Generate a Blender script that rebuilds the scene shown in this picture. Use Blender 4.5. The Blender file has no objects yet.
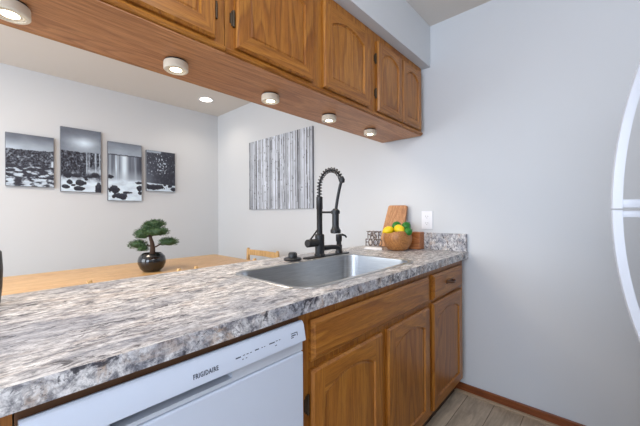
import bpy, bmesh, math, random
import numpy as np
from mathutils import Vector, Matrix, noise

S = bpy.context.scene
C = S.collection
PI = math.pi
random.seed(7)

# ------------------------------------------------------------------ camera
YAW, PITCH, ROLL, FPX = 0.74340302, 0.00176378, -0.00568468, 308.4389
cam_data = bpy.data.cameras.new('camera')
cam_data.sensor_fit = 'HORIZONTAL'
cam_data.sensor_width = 36.0
cam_data.lens = FPX * 36.0 / 640.0
cam_data.clip_start = 0.02
cam = bpy.data.objects.new('camera', cam_data)
C.objects.link(cam)
fwd = Vector((math.cos(PITCH) * math.cos(YAW), math.cos(PITCH) * math.sin(YAW), math.sin(PITCH)))
rgt = fwd.cross(Vector((0, 0, 1))).normalized()
upv = rgt.cross(fwd)
cr, sr = math.cos(ROLL), math.sin(ROLL)
rr = cr * rgt + sr * upv
uu = -sr * rgt + cr * upv
cam.matrix_world = Matrix(((rr.x, uu.x, -fwd.x, -2.11014), (rr.y, uu.y, -fwd.y, -0.64229),
                           (rr.z, uu.z, -fwd.z, 1.16519), (0, 0, 0, 1)))
S.camera = cam

# ------------------------------------------------------------------ world, lights, exposure
world = bpy.data.worlds.new('sky')
S.world = world
world.use_nodes = True
wn = world.node_tree.nodes
wn['Background'].inputs['Color'].default_value = (0.70, 0.80, 1.0, 1)
wn['Background'].inputs['Strength'].default_value = 1.0


def area(name, loc, target, sx, sy, power, color):
    d = bpy.data.lights.new(name, 'AREA')
    d.shape = 'RECTANGLE'
    d.size, d.size_y, d.energy, d.color = sx, sy, power, color
    o = bpy.data.objects.new(name, d)
    C.objects.link(o)
    o.location = loc
    o.rotation_euler = (Vector(target) - Vector(loc)).to_track_quat('-Z', 'Y').to_euler()
    return o


fill_lamp = bpy.data.lights.new('kitchen_fill_light', 'POINT')  # added unseen point light without a fixture, lifts the soffit and upper doors
fill_lamp.energy, fill_lamp.color, fill_lamp.shadow_soft_size = 11.0, (0.94, 0.95, 1.0), 0.14
fill_ob = bpy.data.objects.new('kitchen_fill_light', fill_lamp)
C.objects.link(fill_ob)
fill_ob.location = (-1.7, -0.85, 2.25)
area('kitchen_daylight_fill', (-4.35, -0.55, 1.55), (0.0, -0.1, 1.25), 1.6, 1.5, 54, (0.74, 0.84, 1.0))  # cool area light added inside the unseen left window to brighten the kitchen
area('dining_window_fill', (-4.35, 1.9, 1.5), (0.0, 2.4, 1.3), 1.7, 1.5, 42, (0.88, 0.94, 1.0))  # fill light added in front of the unseen dining window
area('dining_ceiling_fill', (-2.2, 1.55, 2.44), (-2.2, 1.56, 0), 0.6, 0.6, 20, (1.0, 0.86, 0.70))  # added warm area light with no fixture, brightens the dining side

S.view_settings.view_transform = 'Standard'
S.view_settings.look = 'None'
S.view_settings.gamma = 1.0
S.view_settings.use_curve_mapping = False
S.view_settings.exposure = 0.22


# ------------------------------------------------------------------ materials
def srgb(r, g, b):
    f = lambda c: (c / 255 / 12.92) if c / 255 <= 0.04045 else ((c / 255 + 0.055) / 1.055) ** 2.4
    return (f(r), f(g), f(b), 1.0)


class NT:
    """small helper round a node tree"""
    def __init__(s, name):
        s.m = bpy.data.materials.new(name)
        s.m.use_nodes = True
        s.t = s.m.node_tree
        s.b = s.t.nodes['Principled BSDF']

    def n(s, kind, **kw):
        nd = s.t.nodes.new(kind)
        for k, v in kw.items():
            if k.startswith('i_'):
                nd.inputs[k[2:].replace('_', ' ')].default_value = v
            else:
                setattr(nd, k, v)
        return nd

    def l(s, a, b):
        s.t.links.new(a, b)

    def coords(s, scale=(1, 1, 1), rnd=True, rot=(0, 0, 0)):
        tc = s.n('ShaderNodeTexCoord')
        src = tc.outputs['Object']
        if rnd:
            oi = s.n('ShaderNodeObjectInfo')
            ml = s.n('ShaderNodeMath', operation='MULTIPLY')
            ml.inputs[1].default_value = 37.0
            s.l(oi.outputs['Random'], ml.inputs[0])
            ad = s.n('ShaderNodeVectorMath', operation='ADD')
            s.l(src, ad.inputs[0])
            s.l(ml.outputs[0], ad.inputs[1])
            src = ad.outputs[0]
        mp = s.n('ShaderNodeMapping')
        mp.inputs['Scale'].default_value = scale
        mp.inputs['Rotation'].default_value = rot
        s.l(src, mp.inputs['Vector'])
        return mp.outputs[0]

    def noise(s, vec, scale, detail=4, rough=0.55, dist=0.0):
        nd = s.n('ShaderNodeTexNoise')
        nd.inputs['Scale'].default_value = scale
        nd.inputs['Detail'].default_value = detail
        nd.inputs['Roughness'].default_value = rough
        nd.inputs['Distortion'].default_value = dist
        s.l(vec, nd.inputs['Vector'])
        return nd.outputs['Fac']

    def ramp(s, fac, stops, interp='LINEAR'):
        nd = s.n('ShaderNodeValToRGB')
        cr_ = nd.color_ramp
        cr_.interpolation = interp
        while len(cr_.elements) < len(stops):
            cr_.elements.new(0.5)
        for e, (p, c) in zip(cr_.elements, stops):
            e.position = p
            e.color = c if len(c) == 4 else (*c, 1)
        s.l(fac, nd.inputs[0])
        return nd.outputs['Color']

    def mix(s, a, b, fac, mode='MIX'):
        nd = s.n('ShaderNodeMix', data_type='RGBA', blend_type=mode)
        for sock, v in ((nd.inputs[0], fac), (nd.inputs[6], a), (nd.inputs[7], b)):
            if hasattr(v, 'is_linked'):
                s.l(v, sock)
            else:
                sock.default_value = v
        return nd.outputs[2]

    def done(s, color=None, rough=0.5, bump=None, bump_str=0.1, dist=0.002, metal=0.0, spec=0.5, coat=0.0):
        if color is not None:
            if hasattr(color, 'is_linked'):
                s.l(color, s.b.inputs['Base Color'])
            else:
                s.b.inputs['Base Color'].default_value = color
        if hasattr(rough, 'is_linked'):
            s.l(rough, s.b.inputs['Roughness'])
        else:
            s.b.inputs['Roughness'].default_value = rough
        s.b.inputs['Metallic'].default_value = metal
        s.b.inputs['Specular IOR Level'].default_value = spec
        s.b.inputs['Coat Weight'].default_value = coat
        if bump is not None:
            bn = s.n('ShaderNodeBump')
            bn.inputs['Strength'].default_value = bump_str
            bn.inputs['Distance'].default_value = dist
            s.l(bump, bn.inputs['Height'])
            s.l(bn.outputs[0], s.b.inputs['Normal'])
        return s.m


def paint(name, col, rough=0.6):
    t = NT(name)
    v = t.coords((1, 1, 1), rnd=False)
    f = t.noise(v, 260, 3)
    g = t.noise(v, 1.3, 2)
    c = t.mix(col, tuple(x * 0.955 for x in col[:3]) + (1,), g)
    return t.done(c, rough, f, 0.12, 0.001)


def plain(name, col, rough=0.5, metal=0.0, spec=0.5, vary=0.04, coat=0.0, scale=30):
    t = NT(name)
    f = t.noise(t.coords(), scale, 3)
    c = t.mix(col, tuple(x * (1 - vary * 2) for x in col[:3]) + (1,), f)
    return t.done(c, rough, metal=metal, spec=spec, coat=coat)


def oak(name, axis, dark, mid, light, rough=0.34, ring=5.0, rnd=True):
    """grain running along the given axis (0, 1 or 2): cathedral figure, long flecks and fine pores"""
    t = NT(name)
    def sc(k):
        q = [1.0, 1.0, 1.0]
        q[axis] = k
        return t.coords(tuple(q), rnd)
    n0 = t.noise(sc(0.11), ring, 2, 0.45, 0.3)
    ml = t.n('ShaderNodeMath', operation='MULTIPLY')
    ml.inputs[1].default_value = 15.0
    t.l(n0, ml.inputs[0])
    fr_ = t.n('ShaderNodeMath', operation='FRACT')
    t.l(ml.outputs[0], fr_.inputs[0])
    rings = t.ramp(fr_.outputs[0], [(0.0, light), (0.55, mid), (0.86, dark), (1.0, light)])
    v2 = sc(0.05)
    pore = t.noise(v2, 380, 3, 0.6)
    fleck = t.noise(v2, 120, 4, 0.65)
    tone = t.noise(sc(0.3), 3.0, 2)
    c = t.mix(rings, mid, 0.55)
    c = t.mix(c, t.ramp(tone, [(0.3, dark), (0.7, light)]), 0.22)
    c = t.mix(c, t.ramp(fleck, [(0.40, (0.60, 0.54, 0.48)), (0.56, (1, 1, 1))]), 0.55, 'MULTIPLY')
    c = t.mix(c, t.ramp(pore, [(0.38, (0.50, 0.42, 0.34)), (0.5, (1, 1, 1))]), 0.45, 'MULTIPLY')
    return t.done(c, rough, pore, 0.08, 0.0008)


OD, OM, OL = srgb(112, 60, 20), srgb(174, 108, 38), srgb(204, 142, 58)
M = {}
M['oak_v'] = oak('oak_vertical_grain', 2, OD, OM, OL)
M['oak_h'] = oak('oak_horizontal_grain', 0, OD, OM, OL)
M['oak_panel'] = oak('oak_plywood_underside', 0, srgb(150, 94, 58), srgb(196, 136, 88), srgb(216, 160, 112), 0.45, 5.5)
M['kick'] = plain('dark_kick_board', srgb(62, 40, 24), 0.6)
M['gap'] = plain('brown_build_up_strip', srgb(112, 76, 48), 0.6)
M['base_wood'] = oak('red_brown_baseboard', 1, srgb(104, 50, 20), srgb(140, 74, 32), srgb(156, 88, 42), 0.4)
M['maple'] = oak('pale_maple_table', 0, srgb(205, 158, 100), srgb(222, 178, 120), srgb(232, 194, 140), 0.35, 5.0)
M['maple_v'] = oak('pale_maple_upright', 2, srgb(216, 168, 108), srgb(232, 188, 126), srgb(240, 204, 148), 0.4, 5.0)
M['wall'] = paint('pale_grey_wall_paint', srgb(216, 219, 222))
M['ceil'] = paint('white_ceiling_paint', srgb(224, 217, 209), 0.8)
M['white_trim'] = plain('white_painted_trim', srgb(235, 235, 235), 0.4)


def make_laminate(name, stretch, k, warm):
    t = NT(name)
    v = t.coords((stretch, 1.0, 0.8), rnd=False, rot=(0, 0, 0.08))
    big = t.noise(v, 5.0, 3, 0.6, 0.5)
    mid = t.noise(v, 30 * k, 8, 0.74, 0.5)
    dark = t.noise(v, 20 * k, 8, 0.76, 0.8)
    tan = t.noise(v, 12 * k, 6, 0.7, 1.0)
    spot = t.noise(v, 75 * k, 5, 0.7, 0.6)
    c = t.ramp(mid, [(0.37, srgb(104, 104, 112)), (0.44, srgb(162, 161, 165)), (0.50, srgb(204, 202, 202)), (0.58, srgb(238, 236, 235))])
    c = t.mix(c, srgb(186, 162, 142), t.ramp(tan, [(0.51, (0, 0, 0)), (0.64, (warm, warm, warm))]))
    c = t.mix(c, srgb(150, 155, 168), t.ramp(big, [(0.36, (0.6, 0.6, 0.6)), (0.52, (0, 0, 0))]))
    c = t.mix(c, srgb(62, 61, 70), t.ramp(dark, [(0.395, (0.95, 0.95, 0.95)), (0.45, (0, 0, 0))]))
    c = t.mix(c, t.ramp(spot, [(0.40, (0.46, 0.46, 0.48)), (0.51, (1, 1, 1))]), 0.8, 'MULTIPLY')
    return t.done(c, 0.36, spot, 0.04, 0.0005)


M['laminate'] = make_laminate('mottled_grey_laminate', 0.40, 1.75, 0.45)
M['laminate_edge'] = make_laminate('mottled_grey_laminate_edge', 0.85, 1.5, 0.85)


def make_floor():
    t = NT('grey_brown_plank_floor')
    v = t.coords((1, 1, 1), rnd=False)
    br = t.n('ShaderNodeTexBrick')
    br.inputs['Color1'].default_value = srgb(214, 198, 176)
    br.inputs['Color2'].default_value = srgb(192, 176, 154)
    br.inputs['Mortar'].default_value = srgb(120, 106, 92)
    br.inputs['Scale'].default_value = 1.0
    br.inputs['Mortar Size'].default_value = 0.002
    br.inputs['Brick Width'].default_value = 1.2
    br.inputs['Row Height'].default_value = 0.15
    t.l(v, br.inputs['Vector'])
    v2 = t.coords((0.12, 1, 1), rnd=False)
    g = t.noise(v2, 34, 6, 0.65, 0.8)
    k = t.noise(v, 7, 4, 0.6)
    c = t.mix(br.outputs['Color'], t.ramp(g, [(0.3, (0.52, 0.49, 0.46)), (0.62, (1.1, 1.08, 1.05))]), 0.8, 'MULTIPLY')
    c = t.mix(c, t.ramp(k, [(0.35, (0.72, 0.70, 0.68)), (0.6, (1, 1, 1))]), 0.6, 'MULTIPLY')
    return t.done(c, 0.45, g, 0.06, 0.001)


M['floor'] = make_floor()


def make_steel():
    t = NT('brushed_stainless_steel')
    v = t.coords((0.03, 0.03, 1), rnd=False)
    f = t.noise(v, 420, 3)
    c = t.ramp(f, [(0.3, srgb(172, 174, 177)), (0.7, srgb(192, 194, 196))])
    r = t.ramp(f, [(0.3, (0.28, 0.28, 0.28)), (0.7, (0.38, 0.38, 0.38))])
    return t.done(c, r, f, 0.10, 0.0004, metal=1.0)


M['steel'] = make_steel()
M['black'] = plain('matt_black_metal', srgb(40, 41, 44), 0.38, 0.3)
M['black_gloss'] = plain('glossy_black_glaze', srgb(20, 22, 26), 0.12, coat=0.5)
M['dark_hinge'] = plain('dark_bronze_hinge', srgb(84, 72, 58), 0.4, 0.7)
M['bronze'] = plain('aged_bronze_pull', srgb(112, 78, 54), 0.4, 0.7)
M['appliance'] = plain('white_appliance_enamel', srgb(212, 221, 236), 0.28, vary=0.01)
M['appliance_grey'] = plain('pale_grey_appliance_plastic', srgb(206, 212, 222), 0.4, vary=0.02)
M['print'] = plain('grey_printed_lettering', srgb(74, 82, 98), 0.5)
M['fridge_plastic'] = plain('white_handle_plastic', srgb(234, 238, 246), 0.3, vary=0.01)
M['gasket'] = plain('dark_door_gasket', srgb(40, 40, 44), 0.7)
M['nickel'] = plain('cream_lamp_housing', srgb(232, 222, 202), 0.35)
M['plate'] = plain('white_outlet_plastic', srgb(240, 241, 246), 0.35, vary=0.01)
M['slot'] = plain('dark_slot', srgb(90, 90, 96), 0.7)
M['canvas_side'] = plain('canvas_edge', srgb(120, 124, 132), 0.8)
M['bark'] = plain('bonsai_bark', srgb(74, 54, 42), 0.85, vary=0.2, scale=120)
M['moss'] = plain('dark_soil', srgb(44, 40, 34), 0.9, vary=0.2, scale=90)
M['needles'] = plain('dark_green_needles', srgb(66, 100, 62), 0.6, vary=0.3, scale=60)
M['needles_light'] = plain('mid_green_needles', srgb(110, 142, 92), 0.6, vary=0.25, scale=60)
M['lemon'] = plain('yellow_lemon_skin', srgb(246, 212, 20), 0.4, vary=0.05)
M['lime'] = plain('green_lime_skin', srgb(38, 128, 40), 0.4, vary=0.15)
M['stem'] = plain('stem_end', srgb(120, 110, 50), 0.7)
M['letter_wood'] = plain('grey_brown_letters', srgb(98, 80, 68), 0.6, vary=0.2)
M['white_wood'] = plain('white_painted_wood', srgb(236, 234, 232), 0.5)
M['board'] = oak('acacia_cutting_board', 2, srgb(150, 92, 52), srgb(198, 140, 92), srgb(222, 172, 124), 0.45, 5.0)
M['board_edge'] = oak('end_grain_block', 1, srgb(150, 84, 40), srgb(196, 122, 70), srgb(214, 152, 100), 0.45, 9.0)
M['bowl'] = oak('olive_wood_bowl', 0, srgb(120, 76, 38), srgb(180, 120, 66), srgb(204, 148, 90), 0.4, 9.0)


def emit(name, col, strength):
    t = NT(name)
    t.b.inputs['Base Color'].default_value = col
    t.b.inputs['Emission Color'].default_value = col
    t.b.inputs['Emission Strength'].default_value = strength
    return t.m


M['puck_glow'] = emit('warm_lamp_lens', (1.0, 0.86, 0.62, 1), 9.0)
M['down_glow'] = emit('warm_downlight_lens', (1.0, 0.92, 0.80, 1), 6.0)


def make_glass():
    t = NT('clear_window_glass')
    t.b.inputs['Transmission Weight'].default_value = 1.0
    t.b.inputs['Roughness'].default_value = 0.0
    t.b.inputs['IOR'].default_value = 1.02
    t.b.inputs['Base Color'].default_value = (1, 1, 1, 1)
    return t.m


M['glass'] = make_glass()


def attr_mat(name):
    t = NT(name)
    a = t.n('ShaderNodeAttribute')
    a.attribute_name = 'ink'
    f = t.noise(t.coords(rnd=False), 600, 2)
    return t.done(a.outputs['Color'], 0.65, f, 0.1, 0.0006)


M['ink'] = attr_mat('printed_canvas')


# ------------------------------------------------------------------ mesh helpers
def tag(o, label=None, cat=None, group=None, kind=None):
    if label: o['label'] = label
    if cat: o['category'] = cat
    if group: o['group'] = group
    if kind: o['kind'] = kind
    return o


def empty(name, loc=(0, 0, 0), rz=0.0):
    o = bpy.data.objects.new(name, None)
    o.empty_display_size = 0.05
    C.objects.link(o)
    o.location = loc
    o.rotation_euler = (0, 0, rz)
    return o


def thing(name, loc, label, cat, group=None, rz=0.0):
    return tag(empty(name, loc, rz), label, cat, group)


def wloc(o):
    v = Vector((0, 0, 0))
    while o is not None:
        v = v + o.location
        o = o.parent
    return v


class MB:
    def __init__(s):
        s.bm = bmesh.new()

    def quad(s, vs):
        return s.bm.faces.new(vs)

    def box(s, x0, x1, y0, y1, z0, z1, bev=0.0, seg=2):
        b = bmesh.new()
        vs = [b.verts.new((x, y, z)) for x in (x0, x1) for y in (y0, y1) for z in (z0, z1)]
        for f in ((0, 1, 3, 2), (4, 6, 7, 5), (0, 4, 5, 1), (2, 3, 7, 6), (0, 2, 6, 4), (1, 5, 7, 3)):
            b.faces.new([vs[i] for i in f])
        bmesh.ops.recalc_face_normals(b, faces=b.faces)
        if bev:
            bmesh.ops.bevel(b, geom=list(b.edges), offset=bev, segments=seg, affect='EDGES', profile=0.5)
        s.merge(b)
        return s

    def merge(s, b, mat=None):
        if mat is not None:
            b.transform(mat)
        mp = {v: s.bm.verts.new(v.co) for v in b.verts}
        for f in b.faces:
            try:
                nf = s.bm.faces.new([mp[v] for v in f.verts])
                nf.material_index = f.material_index
                nf.smooth = f.smooth
            except ValueError:
                pass
        b.free()

    def loft(s, rings, cap0=True, cap1=True, closed=True):
        R = [[s.bm.verts.new(p) for p in r] for r in rings]
        n = len(R[0])
        for a, b in zip(R, R[1:]):
            for i in range(n if closed else n - 1):
                j = (i + 1) % n
                s.bm.faces.new((a[i], a[j], b[j], b[i]))
        if cap0: s.bm.faces.new(list(reversed(R[0])))
        if cap1: s.bm.faces.new(R[-1])
        return s

    def lathe(s, prof, cx=0, cy=0, n=32, cap0=True, cap1=True):
        rings = [[(cx + r * math.cos(2 * PI * i / n), cy + r * math.sin(2 * PI * i / n), z) for i in range(n)] for r, z in prof]
        return s.loft(rings, cap0, cap1)

    def tube(s, pts, rad, n=10, caps=True):
        pts = [Vector(p) for p in pts]
        rads = rad if isinstance(rad, (list, tuple)) else [rad] * len(pts)
        rings = []
        ref = None
        for i, p in enumerate(pts):
            d = (pts[min(i + 1, len(pts) - 1)] - pts[max(i - 1, 0)]).normalized()
            if ref is None:
                ref = Vector((0, 0, 1)) if abs(d.z) < 0.9 else Vector((1, 0, 0))
            ref = (ref - d * ref.dot(d)).normalized()
            b = d.cross(ref)
            rings.append([p + rads[i] * (math.cos(2 * PI * k / n) * ref + math.sin(2 * PI * k / n) * b) for k in range(n)])
        return s.loft(rings, caps, caps)

    def prism(s, poly, a0, a1, axis=1):
        """extrude a 2-D polygon along an axis (poly in the other two axes, in order)"""
        def P(u, v, a):
            return {0: (a, u, v), 1: (u, a, v), 2: (u, v, a)}[axis]
        return s.loft([[P(u, v, a0) for u, v in poly], [P(u, v, a1) for u, v in poly]])

    def build(s, name, mats, parent=None, smooth=None, bevel=0.0, recalc=True):
        if recalc:
            bmesh.ops.recalc_face_normals(s.bm, faces=s.bm.faces)
        me = bpy.data.meshes.new(name)
        s.bm.to_mesh(me)
        s.bm.free()
        if not isinstance(mats, (list, tuple)):
            mats = [mats]
        for m in mats:
            me.materials.append(m)
        o = bpy.data.objects.new(name, me)
        C.objects.link(o)
        if parent is not None:
            o.parent = parent
            w = wloc(parent)
            for v in me.vertices:
                v.co -= w
        if smooth is not None:
            for p in me.polygons:
                p.use_smooth = True
            if hasattr(me, 'set_sharp_from_angle'):
                me.set_sharp_from_angle(angle=math.radians(smooth))
        if bevel:
            md = o.modifiers.new('bevel', 'BEVEL')
            md.width = bevel
            md.segments = 2
            md.limit_method = 'ANGLE'
            md.angle_limit = math.radians(40)
        return o


def copy_tree(o, parent=None):
    c = o.copy()
    C.objects.link(c)
    if parent is not None:
        c.parent = parent
    for ch in [x for x in bpy.data.objects if x.parent == o]:
        copy_tree(ch, c)
    return c


def rrect(x0, x1, y0, y1, r, z, n=8):
    pts = []
    for cx, cy, a0 in ((x1 - r, y1 - r, 0), (x0 + r, y1 - r, PI / 2), (x0 + r, y0 + r, PI), (x1 - r, y0 + r, 1.5 * PI)):
        for i in range(n + 1):
            a = a0 + i * PI / 2 / n
            pts.append((cx + r * math.cos(a), cy + r * math.sin(a), z))
    return pts


def text_mesh(body, size, extrude, bold=0.0, space=1.0):
    cu = bpy.data.curves.new('lettering', 'FONT')
    cu.body = body
    cu.size = size
    cu.extrude = extrude
    cu.align_x = 'CENTER'
    cu.align_y = 'CENTER'
    cu.resolution_u = 3
    cu.offset = bold
    cu.space_character = space
    o = bpy.data.objects.new('lettering', cu)
    C.objects.link(o)
    dg = bpy.context.evaluated_depsgraph_get()
    me = bpy.data.meshes.new_from_object(o.evaluated_get(dg))
    bpy.data.objects.remove(o)
    b = bmesh.new()
    b.from_mesh(me)
    bpy.data.meshes.remove(me)
    return b


# ------------------------------------------------------------------ the room
FAR, CZ, BACK, LEFT = 3.142, 2.468, -1.50, -4.6


def structure(name, mb, m):
    return tag(mb.build(name, m), kind='structure')


structure('floor', MB().box(LEFT - 0.1, 0.1, BACK - 0.1, FAR + 0.1, -0.10, 0.0), M['floor'])
structure('ceiling', MB().box(LEFT - 0.1, 0.1, BACK - 0.1, FAR + 0.1, CZ, CZ + 0.1), M['ceil'])
structure('wall_right', MB().box(0.0, 0.1, BACK - 0.1, FAR + 0.1, 0.0, CZ), M['wall'])
structure('wall_far', MB().box(LEFT - 0.1, 0.0, FAR, FAR + 0.1, 0.0, CZ), M['wall'])
structure('wall_back', MB().box(LEFT - 0.1, 0.0, BACK - 0.1, BACK, 0.0, CZ), M['wall'])


def wall_with_windows():
    mb = MB()
    ys = [BACK, -1.30, 0.25, 1.05, 2.75, FAR]
    x0, x1 = LEFT - 0.1, LEFT
    for a, b, op in ((0, 1, 0), (1, 2, 1), (2, 3, 0), (3, 4, 1), (4, 5, 0)):
        if op:
            mb.box(x0, x1, ys[a], ys[b], 0, 0.8)
            mb.box(x0, x1, ys[a], ys[b], 2.2, CZ)
        else:
            mb.box(x0, x1, ys[a], ys[b], 0, CZ)
    return mb


structure('wall_left', wall_with_windows(), M['wall'])
for i, (y0, y1) in enumerate(((-1.30, 0.25), (1.05, 2.75))):
    w = empty('window_%d' % (i + 1), (LEFT - 0.05, (y0 + y1) / 2, 0.8))
    tag(w, kind='structure')
    f = MB()
    for a in (y0, (y0 + y1) / 2 - 0.025, y1 - 0.05):
        f.box(LEFT - 0.08, LEFT - 0.02, a, a + 0.05, 0.8, 2.2)
    f.box(LEFT - 0.08, LEFT - 0.02, y0, y1, 0.8, 0.85).box(LEFT - 0.08, LEFT - 0.02, y0, y1, 2.15, 2.2)
    f.build('window_frame', M['white_trim'], w)
    MB().box(LEFT - 0.053, LEFT - 0.047, y0 + 0.04, y1 - 0.04, 0.84, 2.16).build('window_pane', M['glass'], w)

# soffit over the wall cabinets
structure('soffit', MB().box(LEFT, -0.001, 0.242, 0.63, 2.183, CZ - 0.001), M['wall'])
# pony wall carrying the back of the worktop
structure('wall_peninsula', MB().box(-2.72, -0.001, 0.62, 0.70, 0.0, 0.872), M['wall'])
# baseboard with shoe moulding on the right wall (kitchen side), and on the dining side
bb = MB().box(-0.012, 0.0, BACK, 0.10, 0.0, 0.058, 0.003)
structure('baseboard_right', bb, M['base_wood'])
sh = MB().prism([(-0.012, 0.0), (-0.026, 0.0), (-0.0255, 0.006), (-0.022, 0.011), (-0.012, 0.0135)], BACK, 0.078, 1)
structure('trim_1', sh, plain('pale_shoe_moulding', srgb(170, 146, 118), 0.5))
structure('baseboard_far', MB().box(LEFT, -0.012, FAR - 0.012, FAR, 0.0, 0.07, 0.003), M['base_wood'])

# ------------------------------------------------------------------ cabinets
HY = 0.02   # door thickness


def arch_outline(x0, x1, z0, z1, rise, n=20):
    """panel opening: straight foot and sides, an arched head with small shoulders"""
    pts = [(x0, z0), (x1, z0), (x1, z1 - rise)]
    if rise > 0:
        sh_ = (x1 - x0) * 0.03
        for i in range(n + 1):
            u = 1 - i / n
            k = 1 - (2 * u - 1) ** 2
            pts.append((x0 + sh_ + (x1 - x0 - 2 * sh_) * u, z1 - rise + 0.14 * rise + 0.86 * rise * k))
    pts.append((x0, z1 - rise))
    return pts


def inset_poly(pts, d):
    n = len(pts)
    out = []
    for i in range(n):
        p0, p1, p2 = (Vector(pts[(i + k) % n]) for k in (-1, 0, 1))
        e1 = (p1 - p0).normalized()
        e2 = (p2 - p1).normalized()
        n1 = Vector((-e1.y, e1.x))
        n2 = Vector((-e2.y, e2.x))
        m = (n1 + n2)
        if m.length < 1e-6:
            m = n1
        m.normalize()
        q = p1 + m * (d / max(0.55, m.dot(n1)))
        out.append((q.x, q.y))
    return out


def panel_door(x0, x1, z0, z1, yf, parent, rise=0.05, stile=0.055, raised=False, name='door'):
    """framed oak door, front face at y = yf looking towards -Y; the wooden panel is part of the same leaf"""
    bm = bmesh.new()
    ch = 0.007

    def ring(poly, y):
        return [bm.verts.new((u, y, v)) for u, v in poly]

    def strip(a, b, mi):
        n = len(a)
        for i in range(n):
            j = (i + 1) % n
            f = bm.faces.new((a[i], a[j], b[j], b[i]))
            f.material_index = mi
    rect = [(x0, z0), (x1, z0), (x1, z1), (x0, z1)]
    rin = [(x0 + ch, z0 + ch), (x1 - ch, z0 + ch), (x1 - ch, z1 - ch), (x0 + ch, z1 - ch)]
    a = ring(rect, yf + HY)
    bm.faces.new(a)
    b = ring(rect, yf + ch * 1.2)
    strip(a, b, 0)
    c = ring(rin, yf)
    strip(b, c, 0)
    o = arch_outline(x0 + stile, x1 - stile, z0 + stile, z1 - stile * 0.92, rise)
    h = ring(o, yf)
    # frame: stiles (vertical grain) and rails (horizontal grain), split at the opening's corners
    n = len(o)
    bl, br, tr, tl = h[0], h[1], h[2], h[n - 1]
    f = bm.faces.new((c[0], c[1], br, bl)); f.material_index = 1
    zt = z1 - stile * 0.92 - rise
    m_r = bm.verts.new((x1 - ch, yf, zt))
    m_l = bm.verts.new((x0 + ch, yf, zt))
    f = bm.faces.new((c[1], m_r, tr, br)); f.material_index = 0
    f = bm.faces.new((m_l, c[0], bl, tl)); f.material_index = 0
    bm.verts.ensure_lookup_table()
    top = list(h[2:n])        # right to left over the arch
    # top rail as vertical slivers so that it stays planar and clean
    tv = []
    for i, v in enumerate(top):
        tv.append(bm.verts.new((v.co.x, yf, z1 - ch)))
    for i in range(len(top) - 1):
        f = bm.faces.new((top[i], top[i + 1], tv[i + 1], tv[i])); f.material_index = 1
    f = bm.faces.new((m_r, c[2], tv[0], top[0])); f.material_index = 0
    f = bm.faces.new((c[3], m_l, top[-1], tv[-1])); f.material_index = 0
    # groove, slope and raised field
    g1 = ring(inset_poly(o, 0.004), yf + 0.009)
    strip(h, g1, 0)
    g2 = ring(inset_poly(o, 0.010), yf + 0.009)
    strip(g1, g2, 0)
    g3 = ring(inset_poly(o, 0.034 if raised else 0.014), yf + 0.0065)
    strip(g2, g3, 0)
    bmesh.ops.triangle_fill(bm, edges=[e for e in bm.edges if e.verts[0] in g3 and e.verts[1] in g3], use_beauty=True)
    mb = MB()
    mb.bm.free()
    mb.bm = bm
    return mb.build(name, [M['oak_v'], M['oak_h']], parent)


def hinge(x, z0, z1, yf, parent):
    mb = MB()
    mb.box(x - 0.008, x + 0.008, yf - 0.004, yf, z0, z1, 0.0015)
    mb.tube([(x, yf - 0.005, z0 - 0.003), (x, yf - 0.005, z1 + 0.003)], 0.0048, 10)
    mb.box(x - 0.013, x + 0.002, yf - 0.003, yf, z0 + 0.008, z1 - 0.008)
    return mb.build('hinge', M['dark_hinge'], parent, smooth=40)


def cabinet_carcass(x0, x1, y0, y1, z0, z1, parent, openings, under=None, top=True, face=0.018, name='body'):
    """sides, back, floor and a face frame at y0 with the listed openings (x0,x1,z0,z1)"""
    mb = MB()
    t = 0.016
    mb.box(x0, x0 + t, y0 + face, y1, z0, z1)
    mb.box(x1 - t, x1, y0 + face, y1, z0, z1)
    mb.box(x0 + t, x1 - t, y1 - 0.008, y1, z0, z1)
    if under is None:
        mb.box(x0 + t, x1 - t, y0 + face, y1 - 0.008, z0 + 0.004, z0 + 0.02)
    if top:
        mb.box(x0 + t, x1 - t, y0 + face, y1 - 0.008, z1 - 0.016, z1)
    # face frame made of vertical strips between the cut lines
    xs = sorted({x0, x1, *[o[0] for o in openings], *[o[1] for o in openings]})
    zs = sorted({z0, z1, *[o[2] for o in openings], *[o[3] for o in openings]})
    vs = {}
    def V(i, j, y):
        k = (i, j, y)
        if k not in vs:
            vs[k] = mb.bm.verts.new((xs[i], y, zs[j]))
        return vs[k]
    def solid(i, j):
        if i < 0 or j < 0 or i >= len(xs) - 1 or j >= len(zs) - 1:
            return False
        cx, cz = (xs[i] + xs[i + 1]) / 2, (zs[j] + zs[j + 1]) / 2
        return not any(o[0] < cx < o[1] and o[2] < cz < o[3] for o in openings)
    for i in range(len(xs) - 1):
        for j in range(len(zs) - 1):
            if not solid(i, j):
                continue
            a, b, c, d = (i, j), (i + 1, j), (i + 1, j + 1), (i, j + 1)
            mb.bm.faces.new([V(*q, y0) for q in (a, b, c, d)])
            mb.bm.faces.new([V(*q, y0 + face) for q in (d, c, b, a)])
            for (p, q, di, dj) in ((a, b, 0, -1), (b, c, 1, 0), (c, d, 0, 1), (d, a, -1, 0)):
                if not solid(i + di, j + dj):
                    mb.bm.faces.new((V(*p, y0), V(*p, y0 + face), V(*q, y0 + face), V(*q, y0)))
    return mb.build(name, M['oak_v'], parent)


# --- base cabinets: face frame at y = .032, door fronts at y = .012
FY, DY = 0.032, 0.012


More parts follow.
